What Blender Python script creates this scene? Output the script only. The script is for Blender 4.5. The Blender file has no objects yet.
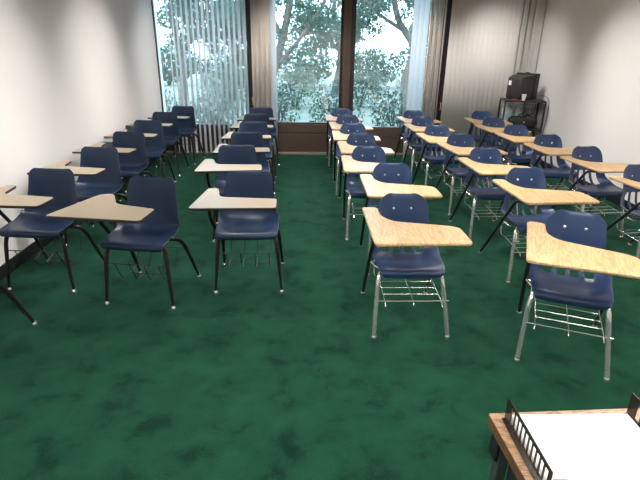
import bpy, bmesh, math, random
from mathutils import Vector, Matrix
random.seed(7)
sc = bpy.context.scene
COL = sc.collection
PI = math.pi
R = math.radians

# ------------------------------------------------------------------ materials
def new_mat(name):
    m = bpy.data.materials.new(name); m.use_nodes = True
    nt = m.node_tree; nt.nodes.clear()
    out = nt.nodes.new('ShaderNodeOutputMaterial')
    return m, nt, out

def principled(name, color, rough=.5, metal=0., spec=.5, noise=0., nscale=20., bump=0., bscale=200., coat=0.):
    m, nt, out = new_mat(name)
    b = nt.nodes.new('ShaderNodeBsdfPrincipled')
    b.inputs['Base Color'].default_value = (*color, 1); b.inputs['Roughness'].default_value = rough
    b.inputs['Metallic'].default_value = metal; b.inputs['Specular IOR Level'].default_value = spec
    b.inputs['Coat Weight'].default_value = coat
    nt.links.new(b.outputs[0], out.inputs[0])
    tc = nt.nodes.new('ShaderNodeTexCoord')
    if noise > 0:
        n = nt.nodes.new('ShaderNodeTexNoise'); n.inputs['Scale'].default_value = nscale; n.inputs['Detail'].default_value = 4
        nt.links.new(tc.outputs['Object'], n.inputs['Vector'])
        mx = nt.nodes.new('ShaderNodeMix'); mx.data_type = 'RGBA'
        mx.inputs[6].default_value = (*[c*(1-noise) for c in color], 1)
        mx.inputs[7].default_value = (*[min(1, c*(1+noise)) for c in color], 1)
        nt.links.new(n.outputs['Fac'], mx.inputs[0]); nt.links.new(mx.outputs[2], b.inputs['Base Color'])
    if bump > 0:
        n = nt.nodes.new('ShaderNodeTexNoise'); n.inputs['Scale'].default_value = bscale; n.inputs['Detail'].default_value = 3
        nt.links.new(tc.outputs['Object'], n.inputs['Vector'])
        bp = nt.nodes.new('ShaderNodeBump'); bp.inputs['Strength'].default_value = bump; bp.inputs['Distance'].default_value = .002
        nt.links.new(n.outputs['Fac'], bp.inputs['Height']); nt.links.new(bp.outputs[0], b.inputs['Normal'])
    return m

def ramp(nt, stops):
    r = nt.nodes.new('ShaderNodeValToRGB')
    e = r.color_ramp.elements
    e[0].position, e[0].color = stops[0][0], (*stops[0][1], 1)
    e[1].position, e[1].color = stops[-1][0], (*stops[-1][1], 1)
    for p, c in stops[1:-1]:
        k = e.new(p); k.color = (*c, 1)
    return r

def wood(name, c1, c2, c3, rough=.35, scale=(9, 1.2, 9), rot=0.):
    m, nt, out = new_mat(name)
    b = nt.nodes.new('ShaderNodeBsdfPrincipled'); b.inputs['Roughness'].default_value = rough
    nt.links.new(b.outputs[0], out.inputs[0])
    tc = nt.nodes.new('ShaderNodeTexCoord')
    mp = nt.nodes.new('ShaderNodeMapping'); mp.inputs['Scale'].default_value = scale; mp.inputs['Rotation'].default_value = (0, 0, rot)
    nt.links.new(tc.outputs['Object'], mp.inputs[0])
    n = nt.nodes.new('ShaderNodeTexNoise'); n.inputs['Scale'].default_value = 3.; n.inputs['Detail'].default_value = 3; n.inputs['Distortion'].default_value = 1.2
    nt.links.new(mp.outputs[0], n.inputs['Vector'])
    # contour lines of the noise give the cathedral grain
    mul = nt.nodes.new('ShaderNodeMath'); mul.operation = 'MULTIPLY'; mul.inputs[1].default_value = 9.
    fr = nt.nodes.new('ShaderNodeMath'); fr.operation = 'PINGPONG'; fr.inputs[1].default_value = 1.
    nt.links.new(n.outputs['Fac'], mul.inputs[0]); nt.links.new(mul.outputs[0], fr.inputs[0])
    r = ramp(nt, [(0., c1), (.35, c2), (1., c3)])
    nt.links.new(fr.outputs[0], r.inputs[0])
    n2 = nt.nodes.new('ShaderNodeTexNoise'); n2.inputs['Scale'].default_value = 14.; n2.inputs['Detail'].default_value = 5
    mp2 = nt.nodes.new('ShaderNodeMapping'); mp2.inputs['Scale'].default_value = (scale[0]*1.4, scale[1]*.6, scale[2]); mp2.inputs['Rotation'].default_value = (0, 0, rot)
    nt.links.new(tc.outputs['Object'], mp2.inputs[0]); nt.links.new(mp2.outputs[0], n2.inputs['Vector'])
    r2 = ramp(nt, [(.3, (.82, .80, .76)), (.6, (1, 1, 1))])
    nt.links.new(n2.outputs['Fac'], r2.inputs[0])
    mx = nt.nodes.new('ShaderNodeMix'); mx.data_type = 'RGBA'; mx.blend_type = 'MULTIPLY'; mx.inputs[0].default_value = 1
    nt.links.new(r.outputs[0], mx.inputs[6]); nt.links.new(r2.outputs[0], mx.inputs[7])
    nt.links.new(mx.outputs[2], b.inputs['Base Color'])
    return m

def carpet():
    m, nt, out = new_mat('green_carpet')
    b = nt.nodes.new('ShaderNodeBsdfPrincipled'); b.inputs['Roughness'].default_value = .95
    b.inputs['Specular IOR Level'].default_value = .06
    b.inputs['Sheen Weight'].default_value = .10; b.inputs['Sheen Roughness'].default_value = .5
    b.inputs['Sheen Tint'].default_value = (.3, .9, .6, 1)
    nt.links.new(b.outputs[0], out.inputs[0])
    tc = nt.nodes.new('ShaderNodeTexCoord')
    n1 = nt.nodes.new('ShaderNodeTexNoise'); n1.inputs['Scale'].default_value = 5.0; n1.inputs['Detail'].default_value = 5; n1.inputs['Roughness'].default_value = .62; n1.inputs['Distortion'].default_value = .25
    nt.links.new(tc.outputs['Object'], n1.inputs['Vector'])
    r1 = ramp(nt, [(.35, (.0030, .018, .0100)), (.45, (.0060, .0345, .0185)), (.62, (.0080, .0455, .024))])
    nt.links.new(n1.outputs['Fac'], r1.inputs[0])
    n3 = nt.nodes.new('ShaderNodeTexNoise'); n3.inputs['Scale'].default_value = 160; n3.inputs['Detail'].default_value = 3
    nt.links.new(tc.outputs['Object'], n3.inputs['Vector'])
    r3 = ramp(nt, [(.3, (.78, .78, .78)), (.7, (1.15, 1.15, 1.15))])
    nt.links.new(n3.outputs['Fac'], r3.inputs[0])
    mx = nt.nodes.new('ShaderNodeMix'); mx.data_type = 'RGBA'; mx.blend_type = 'MULTIPLY'; mx.inputs[0].default_value = 1
    nt.links.new(r1.outputs[0], mx.inputs[6]); nt.links.new(r3.outputs[0], mx.inputs[7]); nt.links.new(mx.outputs[2], b.inputs['Base Color'])
    bp = nt.nodes.new('ShaderNodeBump'); bp.inputs['Strength'].default_value = .5; bp.inputs['Distance'].default_value = .006
    nt.links.new(n3.outputs['Fac'], bp.inputs['Height']); nt.links.new(bp.outputs[0], b.inputs['Normal'])
    return m

def slat_mat(name, col, trans):
    m, nt, out = new_mat(name)
    d = nt.nodes.new('ShaderNodeBsdfDiffuse'); t = nt.nodes.new('ShaderNodeBsdfTranslucent')
    d.inputs[0].default_value = (*col, 1); t.inputs[0].default_value = (*col, 1)
    mx = nt.nodes.new('ShaderNodeMixShader'); mx.inputs[0].default_value = trans
    nt.links.new(d.outputs[0], mx.inputs[1]); nt.links.new(t.outputs[0], mx.inputs[2]); nt.links.new(mx.outputs[0], out.inputs[0])
    tc = nt.nodes.new('ShaderNodeTexCoord'); w = nt.nodes.new('ShaderNodeTexNoise'); w.inputs['Scale'].default_value = 60
    nt.links.new(tc.outputs['Object'], w.inputs['Vector'])
    r = ramp(nt, [(.3, tuple(c*.93 for c in col)), (.7, col)])
    nt.links.new(w.outputs['Fac'], r.inputs[0]); nt.links.new(r.outputs[0], d.inputs[0])
    return m

def glass_mat(name, tint=(.93, .97, .97), boost=1.0):
    m, nt, out = new_mat(name)
    t = nt.nodes.new('ShaderNodeBsdfTransparent'); t.inputs[0].default_value = (*tint, 1)
    g = nt.nodes.new('ShaderNodeBsdfGlossy'); g.inputs['Roughness'].default_value = .0
    f = nt.nodes.new('ShaderNodeFresnel'); f.inputs[0].default_value = 1.5
    mul = nt.nodes.new('ShaderNodeMath'); mul.operation = 'MULTIPLY'; mul.inputs[1].default_value = boost; mul.use_clamp = True
    mx = nt.nodes.new('ShaderNodeMixShader')
    nt.links.new(f.outputs[0], mul.inputs[0]); nt.links.new(mul.outputs[0], mx.inputs[0])
    nt.links.new(t.outputs[0], mx.inputs[1]); nt.links.new(g.outputs[0], mx.inputs[2]); nt.links.new(mx.outputs[0], out.inputs[0])
    return m

def leaf_mat(name, c1, c2):
    m, nt, out = new_mat(name)
    d = nt.nodes.new('ShaderNodeBsdfPrincipled'); d.inputs['Roughness'].default_value = .3
    t = nt.nodes.new('ShaderNodeBsdfTranslucent'); t.inputs[0].default_value = (.12, .28, .16, 1)
    mx = nt.nodes.new('ShaderNodeMixShader'); mx.inputs[0].default_value = .2
    tc = nt.nodes.new('ShaderNodeTexCoord'); n = nt.nodes.new('ShaderNodeTexNoise'); n.inputs['Scale'].default_value = 1.7
    nt.links.new(tc.outputs['Object'], n.inputs['Vector'])
    r = ramp(nt, [(.35, c1), (.65, c2)]); nt.links.new(n.outputs['Fac'], r.inputs[0]); nt.links.new(r.outputs[0], d.inputs['Base Color'])
    nt.links.new(d.outputs[0], mx.inputs[1]); nt.links.new(t.outputs[0], mx.inputs[2]); nt.links.new(mx.outputs[0], out.inputs[0])
    return m

M = dict(
    carpet=carpet(),
    wall=principled('painted_wall', (.77, .745, .73), .75, noise=.015, nscale=3, bump=.15, bscale=350),
    ceil=principled('ceiling_tile', (.75, .73, .70), .9, bump=.4, bscale=120),
    black_base=principled('black_vinyl', (.012, .012, .013), .45),
    bronze=principled('bronze_metal', (.075, .050, .036), .42, metal=.35, noise=.25, nscale=12),
    dark_bronze=principled('dark_bronze', (.018, .014, .012), .45),
    panel=principled('brown_panel', (.060, .040, .029), .5, noise=.15, nscale=8),
    dark_panel=principled('dark_panel', (.020, .016, .015), .5),
    tan_trim=principled('tan_trim', (.20, .165, .13), .6),
    slat=slat_mat('blind_slat', (.93, .94, .95), .82),
    slat_warm=slat_mat('blind_slat_warm', (.78, .71, .65), .15),
    slat_back=slat_mat('blind_slat_closed', (.80, .76, .73), .10),
    glass=glass_mat('window_glass', (.93, .97, .97), 4.0),
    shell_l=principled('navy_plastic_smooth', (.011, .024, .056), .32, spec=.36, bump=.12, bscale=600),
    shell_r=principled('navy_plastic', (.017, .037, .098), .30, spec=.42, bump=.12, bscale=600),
    chrome=principled('chrome', (.80, .77, .75), .24, metal=.82, noise=.04),
    tube_l=principled('dark_brown_tube', (.035, .026, .022), .28, metal=.55),
    tube_r=principled('black_tube', (.010, .010, .013), .35),
    rivet=principled('rivet_steel', (.9, .88, .86), .25, metal=.6),
    wire_l=principled('dark_wire', (.03, .03, .032), .4, metal=.5),
    tab_l=principled('beige_laminate', (.345, .275, .195), .28, noise=.06, nscale=90),
    band_l=principled('dark_edge_band', (.022, .016, .013), .45),
    tab_r=wood('oak_laminate', (.39, .24, .108), (.49, .32, .155), (.56, .385, .205), rough=.33, scale=(7, 1.3, 6), rot=R(-20)),
    desk_top=wood('walnut_laminate', (.17, .085, .038), (.30, .165, .080), (.40, .245, .13), rough=.35, scale=(3, 12, 8)),
    desk_edge=wood('walnut_edge', (.085, .040, .018), (.13, .062, .028), (.17, .085, .040), rough=.4, scale=(3, 12, 8)),
    desk_leg=principled('grey_green_steel', (.055, .075, .068), .4, metal=.3),
    black=principled('black_plastic', (.012, .012, .014), .4),
    black_soft=principled('black_fabric', (.010, .010, .012), .8, bump=.3, bscale=150),
    tv=principled('tv_plastic', (.020, .019, .019), .5, bump=.2, bscale=300),
    screen=principled('tv_screen', (.02, .025, .025), .08),
    paper=principled('white_paper', (.93, .93, .93), .6),
    sticker=principled('white_sticker', (.85, .83, .82), .6),
    rack=principled('smoked_plastic', (.022, .016, .014), .18),
    lip=principled('tan_plastic', (.36, .26, .17), .35),
    red=principled('red_plastic', (.65, .03, .02), .4),
    cup=principled('white_cup', (.88, .88, .88), .5),
    clear=principled('frosted_plastic', (.42, .52, .52), .15, coat=.5, noise=.3, nscale=25),
    white_plastic=principled('white_plastic', (.75, .76, .76), .35),
    amber=principled('amber_handle', (.75, .45, .18), .4),
    louver=principled('louver_metal', (.6, .6, .6), .3, metal=.6),
    bark=principled('bark', (.10, .085, .075), .9, noise=.35, nscale=9, bump=.5, bscale=30),
    leaf_a=leaf_mat('leaf_dark', (.009, .020, .017), (.022, .044, .032)),
    leaf_b=leaf_mat('leaf_mid', (.015, .038, .032), (.038, .085, .06)),
    patio=principled('patio_stone', (.15, .17, .14), .9, noise=.3, nscale=3),
)

# ------------------------------------------------------------------ mesh helpers
def link(name, bm, mat, parent=None, smooth=True, bevel=0, mats=None, sub=0, auto=35):
    me = bpy.data.meshes.new(name); bmesh.ops.recalc_face_normals(bm, faces=bm.faces); bm.to_mesh(me); bm.free()
    o = bpy.data.objects.new(name, me); COL.objects.link(o)
    for mm in (mats or [mat]): me.materials.append(mm)
    if parent: o.parent = parent
    if bevel:
        b = o.modifiers.new('bevel', 'BEVEL'); b.width = bevel; b.segments = 2; b.limit_method = 'ANGLE'; b.angle_limit = R(40)
    if sub:
        s = o.modifiers.new('subdivision', 'SUBSURF'); s.levels = sub; s.render_levels = sub
    if smooth:
        me.polygons.foreach_set('use_smooth', [True]*len(me.polygons))
        if auto: me.set_sharp_from_angle(angle=R(auto))
    return o

def box(bm, c, s, mi=0, rz=0):
    m = Matrix.Translation(c) @ Matrix.Rotation(rz, 4, 'Z') @ Matrix.Diagonal((s[0], s[1], s[2], 1))
    r = bmesh.ops.create_cube(bm, size=1, matrix=m)
    for f in {f for v in r['verts'] for f in v.link_faces}: f.material_index = mi

def bb(bm, x0, x1, y0, y1, z0, z1, mi=0):
    box(bm, ((x0+x1)/2, (y0+y1)/2, (z0+z1)/2), (x1-x0, y1-y0, z1-z0), mi)

def fillet(pts, rad, n=4):
    """round the inner corners of a 3D polyline"""
    pts = [Vector(p) for p in pts]; out = [pts[0]]
    for i in range(1, len(pts)-1):
        a, b, c = pts[i-1], pts[i], pts[i+1]
        r = min(rad, (a-b).length*.48, (c-b).length*.48)
        p, q = b+(a-b).normalized()*r, b+(c-b).normalized()*r
        for k in range(n+1):
            t = k/n; out.append((1-t)**2*p + 2*t*(1-t)*b + t*t*q)
    out.append(pts[-1]); return out

def tube(bm, pts, r, seg=10, rad=.04, mi=0):
    P = fillet(pts, rad) if len(pts) > 2 else [Vector(p) for p in pts]
    rings = []; up = None
    for i, p in enumerate(P):
        d = (P[min(i+1, len(P)-1)]-P[max(i-1, 0)]).normalized()
        if up is None:
            up = Vector((0, 0, 1)) if abs(d.z) < .9 else Vector((1, 0, 0))
        s = d.cross(up).normalized(); up = s.cross(d).normalized()
        rr = r[i] if isinstance(r, (list, tuple)) else r
        rings.append([bm.verts.new(p+(s*math.cos(2*PI*k/seg)+up*math.sin(2*PI*k/seg))*rr) for k in range(seg)])
    for a, b in zip(rings, rings[1:]):
        for k in range(seg):
            f = bm.faces.new((a[k], a[(k+1) % seg], b[(k+1) % seg], b[k])); f.material_index = mi
    for q in (rings[0], rings[-1][::-1]):
        f = bm.faces.new(q); f.material_index = mi

def lathe(bm, prof, c=(0, 0, 0), seg=16, mi=0):
    rings = []
    for r, z in prof:
        rings.append([bm.verts.new((c[0]+r*math.cos(2*PI*k/seg), c[1]+r*math.sin(2*PI*k/seg), c[2]+z)) for k in range(seg)])
    for a, b in zip(rings, rings[1:]):
        for k in range(seg):
            f = bm.faces.new((a[k], a[(k+1) % seg], b[(k+1) % seg], b[k])); f.material_index = mi
    for q in (rings[0], rings[-1]):
        f = bm.faces.new(q); f.material_index = mi

def round_poly(pts, n=6):
    out = []; L = len(pts)
    for i, (x, y, r) in enumerate(pts):
        b = Vector((x, y)); a = Vector(pts[i-1][:2]); c = Vector(pts[(i+1) % L][:2])
        rr = min(r, (a-b).length*.48, (c-b).length*.48)
        p, q = b+(a-b).normalized()*rr, b+(c-b).normalized()*rr
        for k in range(n+1):
            t = k/n; out.append((1-t)**2*p+2*t*(1-t)*b+t*t*q)
    return out

def slab(bm, outline, z0, z1, mi_top=0, mi_side=0, inset=.003):
    """plate with eased top and bottom edges"""
    def off(d):
        n = len(outline); res = []
        for i in range(n):
            e = (outline[(i+1) % n]-outline[i-1]).normalized()
            res.append(outline[i]+Vector((-e.y, e.x))*d)
        return res
    ins = off(inset)
    layers = [(ins, z0), (outline, z0+inset), (outline, z1-inset), (ins, z1)]
    rings = [[bm.verts.new((p.x, p.y, z)) for p in pl] for pl, z in layers]
    n = len(outline)
    for a, b in zip(rings, rings[1:]):
        for k in range(n):
            f = bm.faces.new((a[k], a[(k+1) % n], b[(k+1) % n], b[k])); f.material_index = mi_side
    f = bm.faces.new(rings[-1]); f.material_index = mi_top
    f = bm.faces.new(rings[0][::-1]); f.material_index = mi_side

def tag(o, label=None, cat=None, group=None, kind=None):
    if label: o['label'] = label
    if cat: o['category'] = cat
    if group: o['group'] = group
    if kind: o['kind'] = kind
    return o

def empty(name, loc=(0, 0, 0), rz=0):
    o = bpy.data.objects.new(name, None); COL.objects.link(o); o.location = loc; o.rotation_euler = (0, 0, rz)
    o.empty_display_size = .1
    return o

def copy_tree(o, parent=None):
    c = o.copy(); COL.objects.link(c)
    if parent: c.parent = parent
    for ch in list(o.children): copy_tree(ch, c)
    return c

def struct(name, bm, mat, parent=None, **k):
    o = link(name, bm, mat, parent, **k)
    if parent is None: o['kind'] = 'structure'
    return o

# ------------------------------------------------------------------ the room
XL, XR, YF, YB, ZC = -2.277, 3.637, 8.11, -4.2, 2.75
bm = bmesh.new(); bb(bm, XL-.1, XR+.1, YB-.1, YF+.25, -.1, 0); struct('floor', bm, M['carpet'])
bm = bmesh.new(); bb(bm, XL-.1, XR+.1, YB-.1, YF+.25, ZC, ZC+.1); struct('ceiling', bm, M['ceil'])
bm = bmesh.new(); bb(bm, XL-.1, XL, YB-.1, YF+.25, 0, ZC); struct('wall_left', bm, M['wall'])
bm = bmesh.new(); bb(bm, XR, XR+.1, YB-.1, YF+.25, 0, ZC); struct('wall_right', bm, M['wall'])
bm = bmesh.new(); bb(bm, XL, XR, YB-.1, YB, 0, ZC); struct('wall_back', bm, M['wall'])
bm = bmesh.new()
bb(bm, XL, 2.15, YF, YF+.15, 2.62, ZC); bb(bm, 2.21, XR, YF, YF+.15, 0, ZC)
struct('wall_far', bm, M['wall'])
bm = bmesh.new(); bb(bm, XL, XL+.012, YB, YF, 0, .10); struct('baseboard_left', bm, M['black_base'], bevel=.003)
bm = bmesh.new(); bb(bm, XR-.012, XR, YB, YF, 0, .10); struct('baseboard_right', bm, M['black_base'], bevel=.003)
bm = bmesh.new(); bb(bm, XL+.012, 2.15, YF-.035, YF, 0, .035); struct('baseboard_far', bm, M['tan_trim'], bevel=.004)

def window(n, x0, x1, sill, panel):
    bm = bmesh.new(); bb(bm, x0, x1, YF+.050, YF+.056, sill+.01, 2.62)
    g = struct('window_%d' % n, bm, M['glass'], smooth=False)
    bm = bmesh.new(); t = .035
    bb(bm, x0, x0+(.012 if n == 1 else t), YF+.02, YF+.09, sill, 2.62); bb(bm, x1-t, x1, YF+.02, YF+.09, sill, 2.62)
    bb(bm, x0+t, x1-t, YF+.02, YF+.09, sill-.005, sill+.022); bb(bm, x0+t, x1-t, YF+.02, YF+.09, 2.585, 2.62)
    link('window_frame', bm, M['dark_bronze'], g, bevel=.003)
    bm = bmesh.new()
    bb(bm, x0, x1, YF, YF+.10, sill-.145, sill); bb(bm, x0, x1, YF+.012, YF+.10, sill-.16, sill-.145)
    bb(bm, x0, x1, YF+.002, YF+.10, .035, sill-.16)
    link('sill_panel', bm, panel, g, bevel=.003)
window(1, XL, -.855, .444, M['dark_panel'])
window(2, -.795, .584, .492, M['panel'])
window(3, .743, 2.15, .43, M['panel'])
bm = bmesh.new(); bb(bm, -.855, -.795, YF-.03, YF+.12, .035, 2.62); struct('trim_1', bm, M['dark_bronze'], bevel=.005)
bm = bmesh.new(); bb(bm, .584, .705, YF-.04, YF+.12, .035, 2.62); bb(bm, .705, .743, YF-.015, YF+.12, .035, 2.62, 1)
struct('trim_2', bm, None, mats=[M['bronze'], M['dark_bronze']], bevel=.004)
bm = bmesh.new(); bb(bm, 2.15, 2.21, YF-.03, YF+.12, 0, 2.62); struct('trim_3', bm, M['dark_bronze'], bevel=.005)

# pull handles on the dark posts
def handle(x, z, label):
    t = empty('pull_handle', (x, YF-.03, z))
    tag(t, label, 'handle', 'amber pull handles on the dark posts')
    bm = bmesh.new(); tube(bm, [(0, .002, -.055), (0, -.03, -.055), (0, -.03, .055), (0, .002, .055)], .008, 8, .02)
    link('grip', bm, M['amber'], t)
    bm = bmesh.new(); bb(bm, -.014, .014, -.004, .003, -.075, .075); link('back_plate', bm, M['dark_bronze'], t, bevel=.002)
handle(-.825, .85, 'small amber pull handle on the dark post beside the open blind slats')
handle(2.18, .80, 'small amber pull handle on the dark post left of the closed blinds')

# ------------------------------------------------------------------ vertical blinds
def slat_bm(z0, z1, w=.089):
    bm = bmesh.new(); n = 6; t = .0012
    rows = []
    for z in (z0, z1):
        fr, bk = [], []
        for k in range(n+1):
            u = k/n-.5; x = u*w; y = .006*(1-4*u*u)
            fr.append(bm.verts.new((x, y, z))); bk.append(bm.verts.new((x, y+t, z)))
        rows.append((fr, bk))
    (a, b), (c, d) = rows
    for k in range(n):
        bm.faces.new((a[k], a[k+1], c[k+1], c[k])); bm.faces.new((b[k], b[k+1], d[k+1], d[k]))
        bm.faces.new((a[k], a[k+1], b[k+1], b[k])); bm.faces.new((c[k], c[k+1], d[k+1], d[k]))
    bm.faces.new((a[0], b[0], d[0], c[0])); bm.faces.new((a[n], b[n], d[n], c[n]))
    return bm
YS = 8.02
def blind(x0, x1, slats, mat, label):
    t = empty('vertical_blind', ((x0+x1)/2, YS, 0)); cx = (x0+x1)/2
    tag(t, label, 'blind', 'vertical blinds hung across the far wall')
    bm = bmesh.new(); bb(bm, x0-cx, x1-cx, -.03, .03, 2.66, 2.70); link('headrail', bm, M['white_plastic'], t, bevel=.004)
    bm = bmesh.new(); bb(bm, x0-cx+.05, x0-cx+.09, -.02, .02, 2.695, ZC+.004); bb(bm, x1-cx-.09, x1-cx-.05, -.02, .02, 2.695, ZC+.004)
    link('bracket', bm, M['white_plastic'], t)
    first = {}
    for x, az, dy, mk in slats:
        mk = mk or mat
        if mk not in first:
            o = link('slat', slat_bm(.03, 2.655), M[mk], t, auto=None); first[mk] = o
        else:
            o = first[mk].copy(); COL.objects.link(o); o.parent = t
        o.location = (x-cx, dy, 0); o.rotation_euler = (0, 0, R(az))
# az = turn of the slat about its own axis; 0 lies flat in the window plane
s = [(-2.03, 115, 0, None), (-1.96, 118, 0, None)]
x = -1.90
while x < -.90:
    s.append((x, 125+random.uniform(-6, 6), 0, None)); x += .0765
blind(-2.22, -.90, s, 'slat', 'open vertical blind of pale slats over the leftmost window, leaves showing between them')
s = [(-.775+.026*i, (48, 72, 60)[i % 3], 0, None) for i in range(11)] + [(-.475, 12, -.03, 'slat')]
blind(-.80, -.43, s, 'slat_warm', 'narrow bunch of tan blind slats left of the middle window pane')
s = [(1.665+.078*i, 10, .0, 'slat') for i in range(3)] + [(1.895+.026*i, (46, 72, 60)[i % 3], -.01, None) for i in range(9)]
blind(1.61, 2.14, s, 'slat_warm', 'gathered blind right of the panes, bluish flat slats beside a tan bunch')
s = [(2.235+.0765*i, 9+(3 if i % 3 == 1 else 0), 0, None) for i in range(14)] + [(3.32, 24, 0, None), (3.41, 30, 0, None), (3.50, 22, 0, None), (3.57, 12, 0, None)]
blind(2.21, 3.62, s, 'slat_back', 'closed beige vertical blind covering the far wall behind the television cart')

# ------------------------------------------------------------------ ceiling lights
def louver_light(x, y, label):
    t = empty('ceiling_light', (x, y, ZC)); tag(t, label, 'ceiling light', 'recessed ceiling lights')
    bm = bmesh.new()
    bb(bm, -.33, -.30, -.63, .63, -.03, .004); bb(bm, .30, .33, -.63, .63, -.02, .004)
    bb(bm, -.30, .30, -.63, -.60, -.02, .004); bb(bm, -.30, .30, .60, .63, -.02, .004)
    link('frame', bm, M['louver'], t, bevel=.002)
    for sx in (-1, 1):
        for sy in (-1, 1):
            L = bpy.data.lights.new('lamp', 'AREA'); L.shape = 'RECTANGLE'; L.size = .27; L.size_y = .57
            L.energy = LIGHT_W; L.color = (1, .955, .91); L.spread = R(LIGHT_SPREAD)
            lo = bpy.data.objects.new('lamp', L); COL.objects.link(lo); lo.parent = t; lo.location = (sx*.145, sy*.295, -.065)
            d = Vector((sx*math.tan(R(TILT)), sy*math.tan(R(28)), -1)).normalized()
            lo.rotation_mode = 'QUATERNION'; lo.rotation_quaternion = d.to_track_quat('-Z', 'Y')
LIGHT_W, LIGHT_SPREAD, TILT = 10.4, 78, 28
for i, y in enumerate((-3.2, -1.2, .8, 2.8, 4.8, 6.8)):
    for j, x in enumerate((-.9, .68, 2.25)):
        louver_light(x, y, 'recessed louvered light in the %s ceiling run, %s' % (('left', 'middle', 'right')[j], (
            'furthest behind the viewer', 'second behind the viewer', 'over the teacher desk', 'over the front seats', 'over the middle seats', 'nearest the windows')[i]))

# ------------------------------------------------------------------ chair shells
def interp(tab, v):
    for (a, p), (b, q) in zip(tab, tab[1:]):
        if v <= b:
            t = (v-a)/(b-a) if b > a else 0
            return p+(q-p)*t
    return tab[-1][1]

def catmull(pts, n):
    P = [Vector(p) for p in pts]; P = [2*P[0]-P[1]]+P+[2*P[-1]-P[-2]]; out = []
    for i in range(1, len(P)-2):
        for k in range(n):
            t = k/n; a, b, c, d = P[i-1:i+3]
            out.append(.5*((2*b)+(c-a)*t+(2*a-5*b+4*c-d)*t*t+(3*b-a-3*c+d)*t**3))
    out.append(P[-2]); return out

def shell(profile, width, curl, slots, us, mat, thick, parent, nper=4, cr=.30):
    """moulded seat-and-back shell: profile (y,z) from seat lip to back top, width table along it, sides curling up/forward"""
    pr = catmull([(0, y, z) for y, z in profile], nper); N = len(pr)
    lens = [0]
    for a, b in zip(pr, pr[1:]): lens.append(lens[-1]+(b-a).length)
    T = lens[-1]
    bm = bmesh.new(); grid = []
    for i, p in enumerate(pr):
        v = lens[i]/T
        d = (pr[min(i+1, N-1)]-pr[max(i-1, 0)]).normalized()
        nrm = Vector((0, -d.z, d.y))       # towards the sitter
        w = interp(width, v)/2; c = interp(curl, v)
        row = []
        for u in us:
            q = abs(u)
            row.append(bm.verts.new(Vector((u*w, 0, 0))+p+nrm*(c*(max(0, q-.25)/.75)**2.2)))
        grid.append(row)
    for i in range(N-1):
        for j in range(len(us)-1):
            vm = (lens[i]+lens[i+1])/2/T; um = (us[j]+us[j+1])/2
            if any(a < um < b and v0 < vm < v1 for a, b, v0, v1 in slots): continue
            bm.faces.new((grid[i][j], grid[i][j+1], grid[i+1][j+1], grid[i+1][j]))
    o = link('seat_shell', bm, mat, parent, auto=None)
    s = o.modifiers.new('thickness', 'SOLIDIFY'); s.thickness = thick; s.offset = -1
    ss = o.modifiers.new('subdivision', 'SUBSURF'); ss.levels = 1; ss.render_levels = 2
    return o

def glide(parent, x, y, mat):
    bm = bmesh.new(); lathe(bm, [(.008, 0), (.0155, .001), (.0175, .008), (.015, .018), (.010, .028)], (x, y, 0), 12)
    return link('glide', bm, mat, parent)

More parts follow.
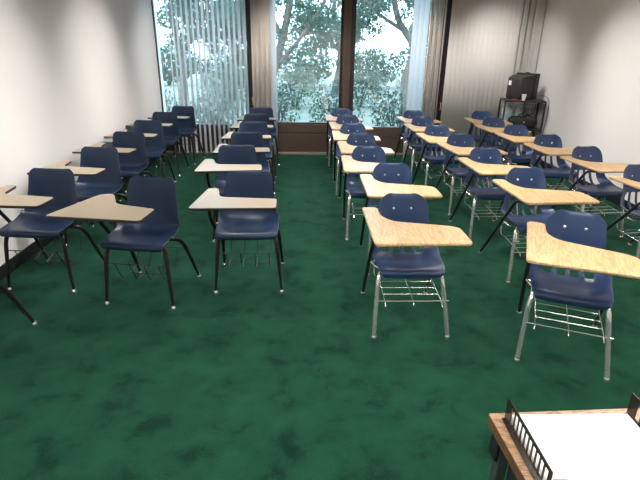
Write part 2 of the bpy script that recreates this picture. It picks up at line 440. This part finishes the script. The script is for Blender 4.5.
def make_left_chair():
    t = empty('tablet_arm_chair')
    prof = [(-.008, .418), (-.014, .440), (.006, .456), (.09, .453), (.20, .438), (.29, .437), (.345, .462), (.37, .52), (.382, .60), (.392, .70), (.40, .77), (.405, .79), (.41, .800)]
    width = [(0, .39), (.045, .425), (.10, .435), (.30, .44), (.46, .445), (.54, .43), (.66, .385), (.86, .35), (.93, .345), (.96, .333), (.98, .312), (1, .265)]
    curl = [(0, -.006), (.1, .004), (.3, .03), (.48, .075), (.6, .065), (.8, .035), (1, .012)]
    us = [-1, -.97, -.85, -.6, -.3, 0, .3, .6, .85, .97, 1]
    shell(prof, width, curl, [], us, M['shell_l'], .006, t)
    # writing tablet
    bm = bmesh.new()
    o = round_poly([(-.345, -.185, .03), (.212, -.18, .03), (.214, .025, .035), (-.175, .072, .05), (-.213, .29, .03), (-.287, .29, .03)])
    slab(bm, o, .684, .702, 0, 1, .002)
    link('writing_tablet', bm, None, t, mats=[M['tab_l'], M['band_l']])
    # legs, each its own tube, bending in under the seat
    for sx in (-1, 1):
        for fr in (1, 0):
            bm = bmesh.new()
            if fr: pts = [(sx*.236, 0, .018), (sx*.205, .03, .36), (sx*.195, .05, .415), (sx*.12, .12, .420)]
            else: pts = [(sx*.236, .50, .018), (sx*.212, .34, .33), (sx*.205, .27, .405), (sx*.12, .22, .418)]
            n = len(fillet(pts, .05)); tube(bm, pts, [.010+.0045*min(1, i/1.0) for i in range(n)], 10, .05)
            lg = link('leg', bm, M['tube_l'], t)
            glide(lg, pts[0][0], pts[0][1], M['chrome'])
    bm = bmesh.new()
    tube(bm, [(-.12, .10, .418), (-.12, .24, .418)], .012); tube(bm, [(.12, .10, .418), (.12, .24, .418)], .012)
    tube(bm, [(-.12, .12, .416), (.12, .12, .416)], .010); tube(bm, [(-.12, .22, .414), (.12, .22, .414)], .010)
    link('seat_frame', bm, M['tube_l'], t)
    bm = bmesh.new()
    tube(bm, [(-.12, .20, .416), (-.235, .19, .425), (-.262, .16, .50), (-.258, .03, .672), (-.25, -.10, .680)], .013, 10, .06)
    bb(bm, -.30, -.20, -.10, .16, .678, .686)
    link('tablet_support', bm, M['tube_l'], t, bevel=.001)
    bm = bmesh.new(); r = .0028
    tube(bm, [(-.215, .36, .30), (.215, .36, .30)], r, 6); tube(bm, [(-.218, .02, .305), (.218, .02, .305)], r, 6)
    for xx in (-.15, -.05, .05, .15):
        tube(bm, [(xx, .36, .30), (xx, .30, .16), (xx, .10, .15), (xx, .02, .305)], r, 6, .05)
    tube(bm, [(-.15, .20, .155), (.15, .20, .155)], r, 6)
    link('book_rack', bm, M['wire_l'], t)
    return t

SX = -.024
def make_right_chair():
    t = empty('tablet_arm_chair')
    prof = [(-.006, .412), (-.012, .438), (.012, .455), (.09, .450), (.18, .436), (.27, .432), (.335, .448), (.372, .49), (.39, .545), (.40, .60), (.412, .655), (.425, .71), (.438, .758), (.447, .780), (.455, .789)]
    width = [(0, .33), (.05, .375), (.10, .395), (.28, .42), (.44, .435), (.52, .42), (.62, .380), (.74, .335), (.86, .322), (.90, .316), (.93, .303), (.955, .28), (.975, .248), (.99, .205), (1, .15)]
    curl = [(0, -.008), (.1, .002), (.28, .024), (.44, .055), (.55, .06), (.8, .04), (1, .012)]
    us = [-1, -.97, -.82, -.60, -.53, -.47, -.37, -.26, -.20, -.12, 0]
    us = us + [-u for u in us[:-1][::-1]]
    slots = [(-.61, -.36, .50, .705), (-.27, -.11, .50, .705), (.11, .27, .50, .705), (.36, .61, .50, .705)]
    slots = [(-.54, -.36, .50, .70), (-.21, 0, .50, .70), (0, .21, .50, .70), (.36, .54, .50, .70)]
    us = [-1, -.97, -.82, -.66, -.60, -.42, -.36, -.24, -.18, 0]
    us = us + [-u for u in us[:-1][::-1]]
    slots = [(-.64, -.38, .50, .70), (.38, .64, .50, .70), (-.20, -.01, .50, .70), (.01, .20, .50, .70)]
    us = [-1, -.97, -.85, -.72, -.64, -.42, -.35, -.28, -.06, 0, .06, .28, .35, .42, .64, .72, .85, .97, 1]
    slots = [(-.65, -.41, .47, .70), (.41, .65, .47, .70), (-.29, -.05, .47, .70), (.05, .29, .47, .70)]
    sh = shell(prof, width, curl, slots, us, M['shell_r'], .006, t); sh.location = (SX, 0, 0)
    for xx in (-.056, .056):
        bm = bmesh.new()
        bmesh.ops.create_uvsphere(bm, u_segments=12, v_segments=8, radius=.0085, matrix=Matrix.Translation((xx, .417, .703)) @ Matrix.Diagonal((1, .5, 1, 1)))
        link('rivet', bm, M['rivet'], sh)
    bm = bmesh.new()
    o = round_poly([(-.283, -.19, .035), (.248, -.175, .035), (.246, .055, .05), (.205, .092, .03), (-.13, .178, .07), (-.178, .27, .04), (-.185, .448, .03), (-.283, .448, .03)])
    slab(bm, o, .681, .701, 0, 0, .005)
    link('writing_tablet', bm, M['tab_r'], t)
    for sx in (-1, 1):
        bm = bmesh.new(); pts = [(sx*.228, 0, .018), (sx*.195+SX, .03, .36), (sx*.183+SX, .055, .412), (sx*.12+SX, .13, .418)]
        tube(bm, pts, .0138, 10, .05); lg = link('leg', bm, M['chrome'], t); glide(lg, pts[0][0], 0, M['chrome'])
    bm = bmesh.new(); pts = [(.228, .585, .018), (.212, .36, .34), (.20, .30, .405), (.12, .26, .415)]
    tube(bm, pts, .0115, 10, .05); lg = link('leg', bm, M['tube_r'], t); glide(lg, pts[0][0], .585, M['chrome'])
    # rear leg on the writing side runs straight up to carry the tablet
    bm = bmesh.new(); pts = [(-.228, .585, .018), (-.252, .17, .48), (-.256, .02, .655), (-.245, -.10, .676)]
    tube(bm, pts, .0120, 10, .05); bb(bm, -.275, -.205, -.10, .12, .674, .6825)
    lg = link('leg', bm, M['tube_r'], t, bevel=.001); glide(lg, pts[0][0], .585, M['chrome'])
    bm = bmesh.new()
    tube(bm, [(-.12, .10, .416), (-.12, .28, .414)], .012); tube(bm, [(.12, .10, .416), (.12, .28, .414)], .012)
    tube(bm, [(-.12, .13, .414), (.12, .13, .414)], .010)
    tube(bm, [(.12, .26, .412), (-.12, .26, .412), (-.20, .25, .405), (-.246, .25, .392)], .010)
    tube(bm, [(-.12, .18, .414), (-.20, .15, .40), (-.243, .19, .43)], .009)
    link('seat_frame', bm, M['chrome'], t)
    bm = bmesh.new(); r = .0027
    tube(bm, [(-.212, .012, .25), (.212, .012, .25)], .0036, 8)
    for yy in (.10, .18, .26): tube(bm, [(-.17, yy, .245+.05*yy), (.17, yy, .245+.05*yy)], r, 6)
    tube(bm, [(-.20, .335, .375), (-.20, .30, .27), (.20, .30, .27), (.20, .335, .375)], r, 6, .03)
    for xx in (-.17, 0, .17): tube(bm, [(xx, .30, .268), (xx, .012, .246), (xx, -.005, .225)], r, 6, .01)
    link('book_rack', bm, M['chrome'], t)
    return t

# x, y, turn: centre of each chair's two front feet
RIGHT = {
 'D1': (.656, 2.576, .2), 'D2': (.729, 3.466, -.4), 'D3': (.620, 4.202, -1.6), 'D4': (.646, 4.966, .4), 'D5': (.616, 5.697, -.6), 'D6': (.628, 6.48, 1.5), 'D7': (.594, 7.25, .3),
 'E1': (1.430, 2.243, -23.5), 'E2': (1.786, 3.337, 1.9), 'E3': (1.748, 4.165, 1.5), 'E4': (1.778, 4.971, 6), 'E5': (1.659, 5.604, 2.8), 'E6': (1.652, 6.384, 2.0), 'E7': (1.686, 7.124, 3.0),
 'F1': (2.849, 3.496, 8), 'F2': (2.811, 4.283, 5.0), 'F3': (2.720, 4.978, .5), 'F4': (2.657, 5.690, 1.4), 'F5': (2.626, 6.377, 2.0), 'F6': (2.68, 7.09, -2)}
LEFT = {
 'A0': (-1.936, 2.24, 0),
 'A1': (-1.878, 3.195, -4), 'A2': (-1.848, 4.029, -3.6), 'A3': (-1.864, 4.874, -2.7), 'A4': (-1.897, 5.743, .9), 'A5': (-1.923, 6.55, -1.8), 'A6': (-1.859, 7.272, -4.7),
 'B1': (-1.112, 2.968, -8.3),
 'C1': (-.397, 3.167, 1.6), 'C2': (-.583, 4.179, 6.3), 'C3': (-.568, 4.945, 7.8), 'C4': (-.598, 5.712, 3.5), 'C5': (-.619, 6.49, 5.4), 'C6': (-.620, 7.21, 4.1)}
ORD = ['', 'first', 'second', 'third', 'fourth', 'fifth', 'sixth', 'seventh']
def label_for(k):
    c, n = k[0], int(k[1:])
    if k == 'A0': return 'chair cut off by the left frame edge, only its black leg showing'
    if k == 'B1': return 'navy chair turned slightly, beige tablet, standing alone between the two left rows'
    if k == 'E1': return 'navy slotted chair turned askew, nearest of all to the teacher desk'
    pos = 'last, by the windows' if n == {'A': 6, 'C': 6, 'D': 7, 'E': 7, 'F': 6}[c] else ORD[n] + ' from the front'
    return {'A': 'navy chair with beige tablet in the row against the left wall, %s',
     'C': 'navy chair with beige tablet in the row left of the aisle, %s',
     'D': 'navy chair with oak tablet in the row right of the aisle, %s',
     'E': 'navy chair with oak tablet in the middle of three oak rows, %s',
     'F': 'navy chair with oak tablet in the row near the right wall, %s'}[c] % pos
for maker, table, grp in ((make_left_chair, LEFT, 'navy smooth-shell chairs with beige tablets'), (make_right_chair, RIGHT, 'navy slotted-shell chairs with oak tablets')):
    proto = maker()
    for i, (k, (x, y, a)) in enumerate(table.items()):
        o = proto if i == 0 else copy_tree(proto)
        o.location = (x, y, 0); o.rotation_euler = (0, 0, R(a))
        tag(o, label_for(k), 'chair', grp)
        if k == 'B1':       # this chair carries a broader, slightly skewed tablet
            tb = [c for c in o.children if c.name.startswith('writing_tablet')][0]
            bm = bmesh.new(); slab(bm, round_poly([(-.412, -.213, .03), (.186, -.215, .03), (.180, .020, .035), (-.107, .077, .05), (-.238, .291, .03), (-.322, .284, .04)]), .684, .702, 0, 1, .002)
            me = bpy.data.meshes.new('writing_tablet'); bmesh.ops.recalc_face_normals(bm, faces=bm.faces); bm.to_mesh(me); bm.free()
            me.materials.append(M['tab_l']); me.materials.append(M['band_l']); tb.data = me

# ------------------------------------------------------------------ teacher's desk, rack and paper
D = empty('teacher_desk', (.49, 1.033, 0), R(2.2)); tag(D, 'walnut-topped teacher desk with dark steel legs in the lower right corner', 'desk')
W, DP = 1.35, .62
bm = bmesh.new()
o = round_poly([(0, -DP, .006), (W, -DP, .006), (W, 0, .006), (0, 0, .006)], 2)
slab(bm, o, .729, .76, 0, 1, .0015); link('desktop', bm, None, D, mats=[M['desk_top'], M['desk_edge']])
for xx in (.030, W-.030):
    for yy in (-.05, -DP+.06):
        bm = bmesh.new(); bb(bm, xx-.015, xx+.015, yy-.015, yy+.015, .012, .729); lg = link('leg', bm, M['desk_leg'], D, bevel=.003)
        bm = bmesh.new(); lathe(bm, [(.016, 0), (.018, .003), (.018, .013)], (xx, yy, 0), 12); link('foot', bm, M['black'], lg)
bm = bmesh.new(); bb(bm, .066, W-.066, -.085, -.06, .28, .728); link('modesty_panel', bm, M['black'], D, bevel=.002)
bm = bmesh.new(); bb(bm, .03, .055, -DP+.081, -.091, .42, .728); link('side_panel', bm, M['black'], D, bevel=.002)
bm = bmesh.new(); bb(bm, .003, .013, -.07, -.03, .66, .728); link('bracket', bm, M['black'], D, bevel=.003)

def rack_side(x, y0, y1, z0, h, n):
    bm = bmesh.new(); t = .003
    bb(bm, x-t/2, x+t/2, y0, y1, z0, z0+.012); bb(bm, x-t/2, x+t/2, y0, y1, z0+h-.009, z0+h)
    bb(bm, x-t/2, x+t/2, y1-.030, y1, z0+.012, z0+h-.009); bb(bm, x-t/2, x+t/2, y0, y0+.012, z0+.012, z0+h-.009)
    a, b = y0+.012, y1-.030; p = (b-a)/n
    for i in range(1, n): bb(bm, x-t/2, x+t/2, a+i*p-.0022, a+i*p+.0022, z0+.012, z0+h-.009)
    bb(bm, x-.008, x-t/2, y0, y1, z0, z0+.003)
    return bm
K = empty('desk_rack', (.526, .905, .76)); tag(K, 'smoked plastic slotted desk rack holding white paper on the walnut desk', 'desk rack')
link('side_panel', rack_side(0, -.135, .105, 0, .070, 10), M['rack'], K)
link('side_panel', rack_side(.335, -.120, .120, 0, .070, 10), M['rack'], K)
bm = bmesh.new(); bb(bm, .0018, .333, -.08, -.06, 0, .003); bb(bm, .0018, .333, .06, .08, 0, .003); link('cross_bar', bm, M['rack'], K)
bm = bmesh.new(); bb(bm, .002, .035, -.145, -.136, .0, .055); link('front_lip', bm, M['lip'], K, bevel=.002)
bm = bmesh.new()
for i in range(9):
    j = random.uniform(-.0015, .0015)
    box(bm, (.6895+j, .850+j, .7645+i*.0021), (.305, .30, .0020), rz=j*.5)
o = link('paper_stack', bm, M['paper'], bevel=.0004); tag(o, 'thick stack of blank white paper lying in the slotted rack on the desk', 'paper')

# ------------------------------------------------------------------ television cart in the far right corner
CX, CY, CR = 3.300, 7.60, R(-10)
T = empty('media_cart', (CX, CY, 0), CR); tag(T, 'black metal three-shelf cart in the far right corner under the television', 'cart')
w, d = .285, .185
for zz, th in ((.965, .025), (.545, .02), (.11, .02)):
    bm = bmesh.new(); bb(bm, -w-.012, w+.012, -d-.012, d+.012, zz-th, zz); link('shelf', bm, M['black'], T, bevel=.004)
for sx in (-1, 1):
    for sy in (-1, 1):
        bm = bmesh.new(); bb(bm, sx*w-.012, sx*w+.012, sy*d-.012, sy*d+.012, .06, .94); p = link('post', bm, M['black'], T, bevel=.002)
        bm = bmesh.new(); tube(bm, [(sx*w-.012, sy*d, .030), (sx*w+.012, sy*d, .030)], .030, 16); bb(bm, sx*w-.016, sx*w+.016, sy*d-.01, sy*d+.01, .03, .062)
        link('caster', bm, M['black'], p)
bm = bmesh.new(); bb(bm, -.02, .005, -d-.008, -d+.012, .545, .94); link('center_post', bm, M['black'], T, bevel=.002)
bm = bmesh.new()
for i in range(1, 7): tube(bm, [(0+i*.04, d, .55), (0+i*.04, d, .94)], .0022, 6)
for i in range(1, 6): tube(bm, [(0.01, d-.004, .55+i*.065), (w, d-.004, .55+i*.065)], .0022, 6)
link('wire_panel', bm, M['wire_l'], T)
def on_cart(lx, ly, z):
    v = Matrix.Rotation(CR, 4, 'Z') @ Vector((lx, ly, 0)); return (CX+v.x, CY+v.y, z)
# television, screen turned toward the right wall
TV = empty('television', (3.368, 7.735, .965), R(22)); tag(TV, 'black box television on the corner cart, its back housing toward the room', 'television')
bm = bmesh.new()
H = .375
for s_, x0, x1, hw0, hw1, z0, z1 in ((0, -.02, .05, .205, .205, .006, H),):
    bb(bm, x0, x1, -hw0, hw0, z0, z1)
link('bezel', bm, M['tv'], TV, bevel=.008)
bm = bmesh.new()
ring = []
for xx, hw, z0, z1 in ((-.02, .185, .015, H-.02), (-.12, .18, .012, H-.035), (-.20, .15, .010, H-.055), (-.245, .125, .010, H-.075)):
    ring.append([bm.verts.new((xx, a, b)) for a, b in ((-hw, z0), (hw, z0), (hw, z1), (-hw, z1))])
for a, b in zip(ring, ring[1:]):
    for k in range(4): bm.faces.new((a[k], a[(k+1) % 4], b[(k+1) % 4], b[k]))
bm.faces.new(ring[0]); bm.faces.new(ring[-1])
hs = link('housing', bm, M['tv'], TV, bevel=.012)
bm = bmesh.new(); bb(bm, -.2465, -.2448, .045, .100, .20, .265); link('sticker', bm, M['sticker'], hs, smooth=False)
bm = bmesh.new(); bb(bm, .049, .053, -.17, .17, .05, H-.04); link('screen', bm, M['screen'], TV, bevel=.001)
bm = bmesh.new(); bb(bm, -.22, .04, -.11, .11, 0, .012); link('base', bm, M['tv'], TV)
bm = bmesh.new(); bb(bm, -.012, .020, -.03, .03, H-.002, H+.012); link('carry_grip', bm, M['black'], TV, bevel=.003)

# cup, small red box
bm = bmesh.new(); x, y, z = on_cart(-.027, -.160, .965)
lathe(bm, [(.024, 0), (.033, .085), (.034, .088), (.031, .088), (.023, .006)], (0, 0, 0), 20)
o = link('paper_cup', bm, M['cup']); o.location = (x, y, z); tag(o, 'white paper cup on the top shelf of the cart in front of the television', 'cup')
bm = bmesh.new(); bb(bm, -.035, .035, -.014, .014, 0, .022); o = link('eraser', bm, M['red'], bevel=.004)
x, y, z = on_cart(-.155, -.172, .965); o.location = (x, y, z); o.rotation_euler = (0, 0, CR); tag(o, 'small red eraser block on the cart top beside the white cup', 'eraser')
# black carry bag on the middle shelf
B = empty('carry_bag', on_cart(.02, -.10, .545), CR); tag(B, 'rounded black carry bag slumped on the middle shelf of the cart', 'bag')
bm = bmesh.new(); bmesh.ops.create_uvsphere(bm, u_segments=32, v_segments=20, radius=1)
for v in bm.verts:
    x, y, z = v.co
    f = lambda a, p: math.copysign(abs(a)**p, a)
    v.co = (f(x, .75)*.215, f(y, .8)*.095, .098+f(z, .7)*.098+.012*math.sin(x*7)*max(0, z))
link('bag_body', bm, M['black_soft'], B, auto=None)
bm = bmesh.new(); tube(bm, [(-.09, -.03, .180), (-.06, -.05, .225), (.06, -.05, .225), (.09, -.03, .180)], .008, 8, .05); link('carry_handle', bm, M['black_soft'], B)
bm = bmesh.new(); bb(bm, -.008, .008, -.104, -.090, .10, .116); link('zip_pull', bm, M['amber'], B, bevel=.002)
def jug(lx, ly, r, h, label):
    J = empty('plastic_jug', on_cart(lx, ly, .545)); tag(J, label, 'jug', 'clear plastic jugs on the cart')
    bm = bmesh.new(); lathe(bm, [(r*.9, 0), (r, .012), (r, h*.3), (r*.94, h*.33), (r, h*.36), (r, h*.68), (r*.8, h*.82), (r*.35, h*.93), (r*.35, h*.96)], seg=24)
    link('jug_body', bm, M['clear'], J)
    bm = bmesh.new(); lathe(bm, [(r*.40, h*.955), (r*.40, h), (r*.3, h+.002)], seg=16); link('cap', bm, M['white_plastic'], J)
jug(-.19, .05, .085, .35, 'wide clear plastic jug behind the bag at the left end of the cart')
jug(-.03, .09, .060, .33, 'slimmer clear plastic jug standing by the centre post of the cart')
def bottle(lx, ly, label, h=.25):
    J = empty('bottle', on_cart(lx, ly, .11)); tag(J, label, 'bottle', 'red-capped bottles on the lowest cart shelf')
    bm = bmesh.new(); lathe(bm, [(.033, 0), (.036, .01), (.036, h*.62), (.018, h*.8), (.017, h*.84)], seg=18); link('bottle_body', bm, M['white_plastic'], J)
    bm = bmesh.new(); lathe(bm, [(.022, h*.80), (.024, h*.82), (.022, h), (.014, h+.004)], seg=18); link('cap', bm, M['red'], J)
bottle(.04, -.13, 'white bottle with a bright red cap on the bottom cart shelf, nearer the cart middle')
bottle(.20, -.12, 'shorter red-capped white bottle near the right end of the bottom cart shelf', .21)
# cables
bm = bmesh.new()
tube(bm, [(3.55, 7.62, 1.02), (3.60, 7.50, 1.03), (3.615, 7.40, .98), (3.612, 7.38, .80), (3.614, 7.42, .55), (3.612, 7.45, .30), (3.605, 7.5, .104)], .004, 8, .08)
o = link('power_cable', bm, M['black'], auto=None); tag(o, 'black power cable drooping between the cart and the right wall', 'cable')
bm = bmesh.new()
a, b, c, e = on_cart(.05, .12, .93), on_cart(.10, .10, .75), on_cart(.20, .12, .72), on_cart(.24, .10, .93)
tube(bm, [a, b, c, e], .004, 8, .1); o = link('signal_cable', bm, M['black'], auto=None); tag(o, 'thin black cable looping below the cart top in front of the wire panel', 'cable')

# ------------------------------------------------------------------ outside
bm = bmesh.new(); bb(bm, -22, 22, YF+.25, 40, -.25, -.12); struct('ground', bm, M['patio'])
def leaves(bm, c, rad, n, size, rng):
    for _ in range(n):
        while True:
            p = Vector((rng.uniform(-1, 1), rng.uniform(-1, 1), rng.uniform(-1, 1)))
            if .15 < p.length < 1: break
        p = Vector((p.x*rad[0], p.y*rad[1], p.z*rad[2]))+Vector(c)
        q = Matrix.Rotation(rng.uniform(0, 2*PI), 3, 'Z') @ Matrix.Rotation(rng.gauss(0, .8), 3, 'X') @ Matrix.Rotation(rng.gauss(0, .6), 3, 'Y')
        s = size*rng.uniform(.6, 1.3)
        vs = [bm.verts.new(p+q @ Vector(v)*s) for v in ((0, -.5, 0), (.22, -.15, .05), (.2, .2, .05), (0, .55, -.04), (-.2, .2, .05), (-.22, -.15, .05))]
        bm.faces.new(vs)
def tree(x, y, h, limbs, clumps, leafm, label, size=.16, dens=150, seed=1, r0=.16):
    rng = random.Random(seed)
    t = empty('tree', (x, y, -.13)); tag(t, label, 'tree', 'trees outside the windows')
    bm = bmesh.new()
    for pts, r in limbs:
        P = catmull(pts, 4); n = len(P)
        tube(bm, [tuple(p) for p in P], [r*(1-.65*i/(n-1)) for i in range(n)], 10, 0) if False else sweep(bm, P, r)
    link('trunk', bm, M['bark'], t, auto=None)
    bm = bmesh.new()
    for c, rad in clumps: leaves(bm, c, rad, int(dens*max(rad)*max(rad)*3), size, rng)
    f = link('foliage', bm, leafm, t, smooth=False); f['kind'] = 'stuff'
def sweep(bm, P, r):
    n = len(P); seg = 10; rings = []
    for i, p in enumerate(P):
        d = (P[min(i+1, n-1)]-P[max(i-1, 0)]).normalized(); up = Vector((0, 1, 0)) if abs(d.y) < .9 else Vector((1, 0, 0))
        s = d.cross(up).normalized(); u = s.cross(d); rr = r*(1-.7*i/(n-1))
        rings.append([bm.verts.new(p+(s*math.cos(2*PI*k/seg)+u*math.sin(2*PI*k/seg))*rr) for k in range(seg)])
    for a, b in zip(rings, rings[1:]):
        for k in range(seg): bm.faces.new((a[k], a[(k+1) % seg], b[(k+1) % seg], b[k]))
    bm.faces.new(rings[0]); bm.faces.new(rings[-1])
LEAF = .085
def canopy(rng, x0, x1, ylim, z0, z1, n, rmin=.25, rmax=.55):
    return [((rng.uniform(x0, x1), rng.uniform(-ylim, ylim), rng.uniform(z0, z1)), (q := rng.uniform(rmin, rmax), q*.8, q*.6)) for _ in range(n)]
rg = random.Random(21)
tree(-.9, 12.3, 6, [([(0, 0, 0), (.1, 0, 1.), (.45, 0, 2.2), (.7, .1, 3.6), (.9, 0, 5)], .13), ([(.4, 0, 1.9), (.0, .1, 2.7), (-.5, 0, 3.6)], .07), ([(.2, 0, 1.3), (.9, -.1, 2.1), (1.5, 0, 3.)], .06)],
     canopy(rg, -.9, 1.7, .5, 2.1, 3.6, 30)+canopy(rg, -.8, 1.6, .5, 1.3, 2.1, 12, .15, .3), M['leaf_a'],
     'dark-leaved tree with a slanting trunk outside the middle window pane', seed=3, dens=330, size=LEAF)
tree(2.9, 14.2, 6, [([(0, 0, 0), (-.1, 0, 1.), (.05, 0, 1.8), (-.5, 0, 2.7), (-.7, .1, 4.5)], .16), ([(.03, 0, 1.7), (.5, 0, 2.3), (.9, 0, 3.6)], .08), ([(-.2, 0, 2.2), (-.9, 0, 2.6), (-1.5, 0, 3.1)], .06)],
     canopy(rg, -1.9, 1.2, .5, 2.1, 3.6, 32)+canopy(rg, -1.6, 1.0, .5, 1.2, 2.1, 12, .15, .32), M['leaf_a'],
     'dark-leaved tree with a forked pale trunk outside the right window pane', seed=5, dens=330, size=LEAF)
tree(-3.4, 14.2, 6, [([(0, 0, 0), (.1, 0, 1.4), (-.1, 0, 2.6), (.2, 0, 4.2)], .12), ([(.1, 0, 1.6), (.7, 0, 2.4), (1.1, 0, 3.4)], .07)],
     canopy(rg, -.7, 1.2, .5, 1.9, 3.4, 20)+canopy(rg, -.2, 1.3, .4, .7, 1.7, 9, .2, .35), M['leaf_b'],
     'lighter green tree seen between the open slats of the leftmost window', seed=8, dens=380, size=LEAF)
for n_, (tx, ty) in enumerate(((-2.6, 18.2), (1.2, 20.6), (4.9, 18.4))):
    tree(tx, ty, 7, [([(0, 0, 0), (.2, 0, 1.5), (-.1, 0, 3.), (.2, 0, 5)], .15), ([(.1, 0, 1.4), (.8, 0, 2.6), (1.3, 0, 4.)], .08), ([(.1, 0, 1.7), (-.8, 0, 2.7), (-1.2, 0, 4.)], .07)],
         canopy(rg, -1.7, 1.7, .6, 1.9, 4.2, 30, .35, .75)+canopy(rg, -1.6, 1.6, .5, .6, 1.9, 9, .25, .45), M['leaf_b'],
         ('tree far behind the leftmost window', 'tree far behind the bronze post between the panes', 'tree far behind the right end of the windows')[n_], seed=30+n_, dens=260, size=.15)
def shrub(x, y, r, h, leafm, label, seed, group='shrubs outside the windows', size=.075, dens=1900):
    rng = random.Random(seed); t = empty('shrub', (x, y, -.13)); tag(t, label, 'shrub', group)
    bm = bmesh.new()
    for k in range(6):
        a = k*PI/3; sweep(bm, [Vector((.03*math.cos(a), .03*math.sin(a), 0)), Vector((r*.3*math.cos(a), r*.3*math.sin(a), h*.5)), Vector((r*.6*math.cos(a), r*.6*math.sin(a), h*.9))], .02)
    link('stem', bm, M['bark'], t, auto=None)
    bm = bmesh.new(); leaves(bm, (0, 0, h*.55), (r, r*.7, h*.5), int(dens*r*h), size, rng)
    f = link('foliage', bm, leafm, t, smooth=False); f['kind'] = 'stuff'
for x_, y_, r_, h_, m_, l_ in (
    (-3.1, 10.6, .55, .95, 'leaf_b', 'low shrub seen at the foot of the leftmost window near the corner'),
    (-1.9, 10.6, .58, .85, 'leaf_b', 'low shrub behind the open slats beside the dark post'),
    (-.62, 10.6, .60, .95, 'leaf_a', 'low dark shrub filling the bottom left of the middle pane'),
    (.66, 10.6, .62, .92, 'leaf_a', 'low dark shrub behind the bronze post between the panes'),
    (1.95, 10.6, .60, .98, 'leaf_a', 'low dark shrub at the bottom of the right pane'),
    (3.05, 12.4, .50, 1.70, 'leaf_a', 'tall dark shrub at the right edge of the right pane'),
    (-2.4, 15.9, .95, 1.15, 'leaf_b', 'broad shrub further out behind the leftmost window'),
    (-.3, 15.9, .98, 1.2, 'leaf_b', 'broad shrub further out behind the middle pane'),
    (1.75, 16.2, .98, 1.15, 'leaf_b', 'broad shrub further out behind the right pane, left part'),
    (3.8, 16.2, .98, 1.2, 'leaf_b', 'broad shrub further out behind the gathered blind')):
    shrub(x_, y_, r_, h_, M[m_], l_, int(x_*10+y_*7)+90)
for x_, h_, l_ in ((-6.4, 1.9, 'tall far hedge bush at the left end of the leftmost window'), (-3.2, 1.75, 'tall far hedge bush behind the leftmost window'),
                   (0, 1.95, 'tall far hedge bush behind the middle pane'), (3.2, 1.7, 'tall far hedge bush behind the right pane'), (6.4, 1.9, 'tall far hedge bush behind the gathered blind')):
    shrub(x_, 24.5, 1.5, h_, M['leaf_b'], l_, int(x_*10)+300, size=.17, dens=900)

# ------------------------------------------------------------------ sky, sun, camera
w_ = bpy.data.worlds.new('sky'); sc.world = w_; w_.use_nodes = True
nt = w_.node_tree; bg = nt.nodes['Background']
tc = nt.nodes.new('ShaderNodeTexCoord'); n = nt.nodes.new('ShaderNodeTexNoise'); n.inputs['Scale'].default_value = 3
nt.links.new(tc.outputs['Generated'], n.inputs['Vector'])
r = ramp(nt, [(.35, (.46, .71, 1.)), (.6, (.66, .85, 1.))]); nt.links.new(n.outputs['Fac'], r.inputs[0]); nt.links.new(r.outputs[0], bg.inputs[0])
bg.inputs[1].default_value = 10
S = bpy.data.lights.new('sun', 'SUN'); S.energy = 2.5; S.angle = R(2); S.color = (1, .95, .85)
so = bpy.data.objects.new('sun', S); COL.objects.link(so); so.rotation_euler = (R(42), 0, R(-25))

cd = bpy.data.cameras.new('camera'); cd.sensor_width = 36; cd.lens = 490.68/640*36; cd.clip_start = .05
co = bpy.data.objects.new('camera', cd); COL.objects.link(co); sc.camera = co
th, psi, rho = .3746, .0345, .0154
f = Vector((math.sin(psi)*math.cos(th), math.cos(psi)*math.cos(th), -math.sin(th)))
rt = Vector((math.cos(psi), -math.sin(psi), 0)); up = rt.cross(f)
r2 = rt*math.cos(rho)+up*math.sin(rho); u2 = -rt*math.sin(rho)+up*math.cos(rho)
co.matrix_world = Matrix(((r2.x, u2.x, -f.x, 0), (r2.y, u2.y, -f.y, 0), (r2.z, u2.z, -f.z, 1.66), (0, 0, 0, 1)))
sc.view_settings.view_transform = 'Standard'; sc.view_settings.look = 'None'; sc.view_settings.gamma = 1
sc.view_settings.exposure = 0; sc.view_settings.use_curve_mapping = False
sc.cycles.use_denoising = True
sc.cycles.max_bounces = 8; sc.cycles.diffuse_bounces = 5; sc.cycles.transparent_max_bounces = 12
sc.cycles.sample_clamp_indirect = 6
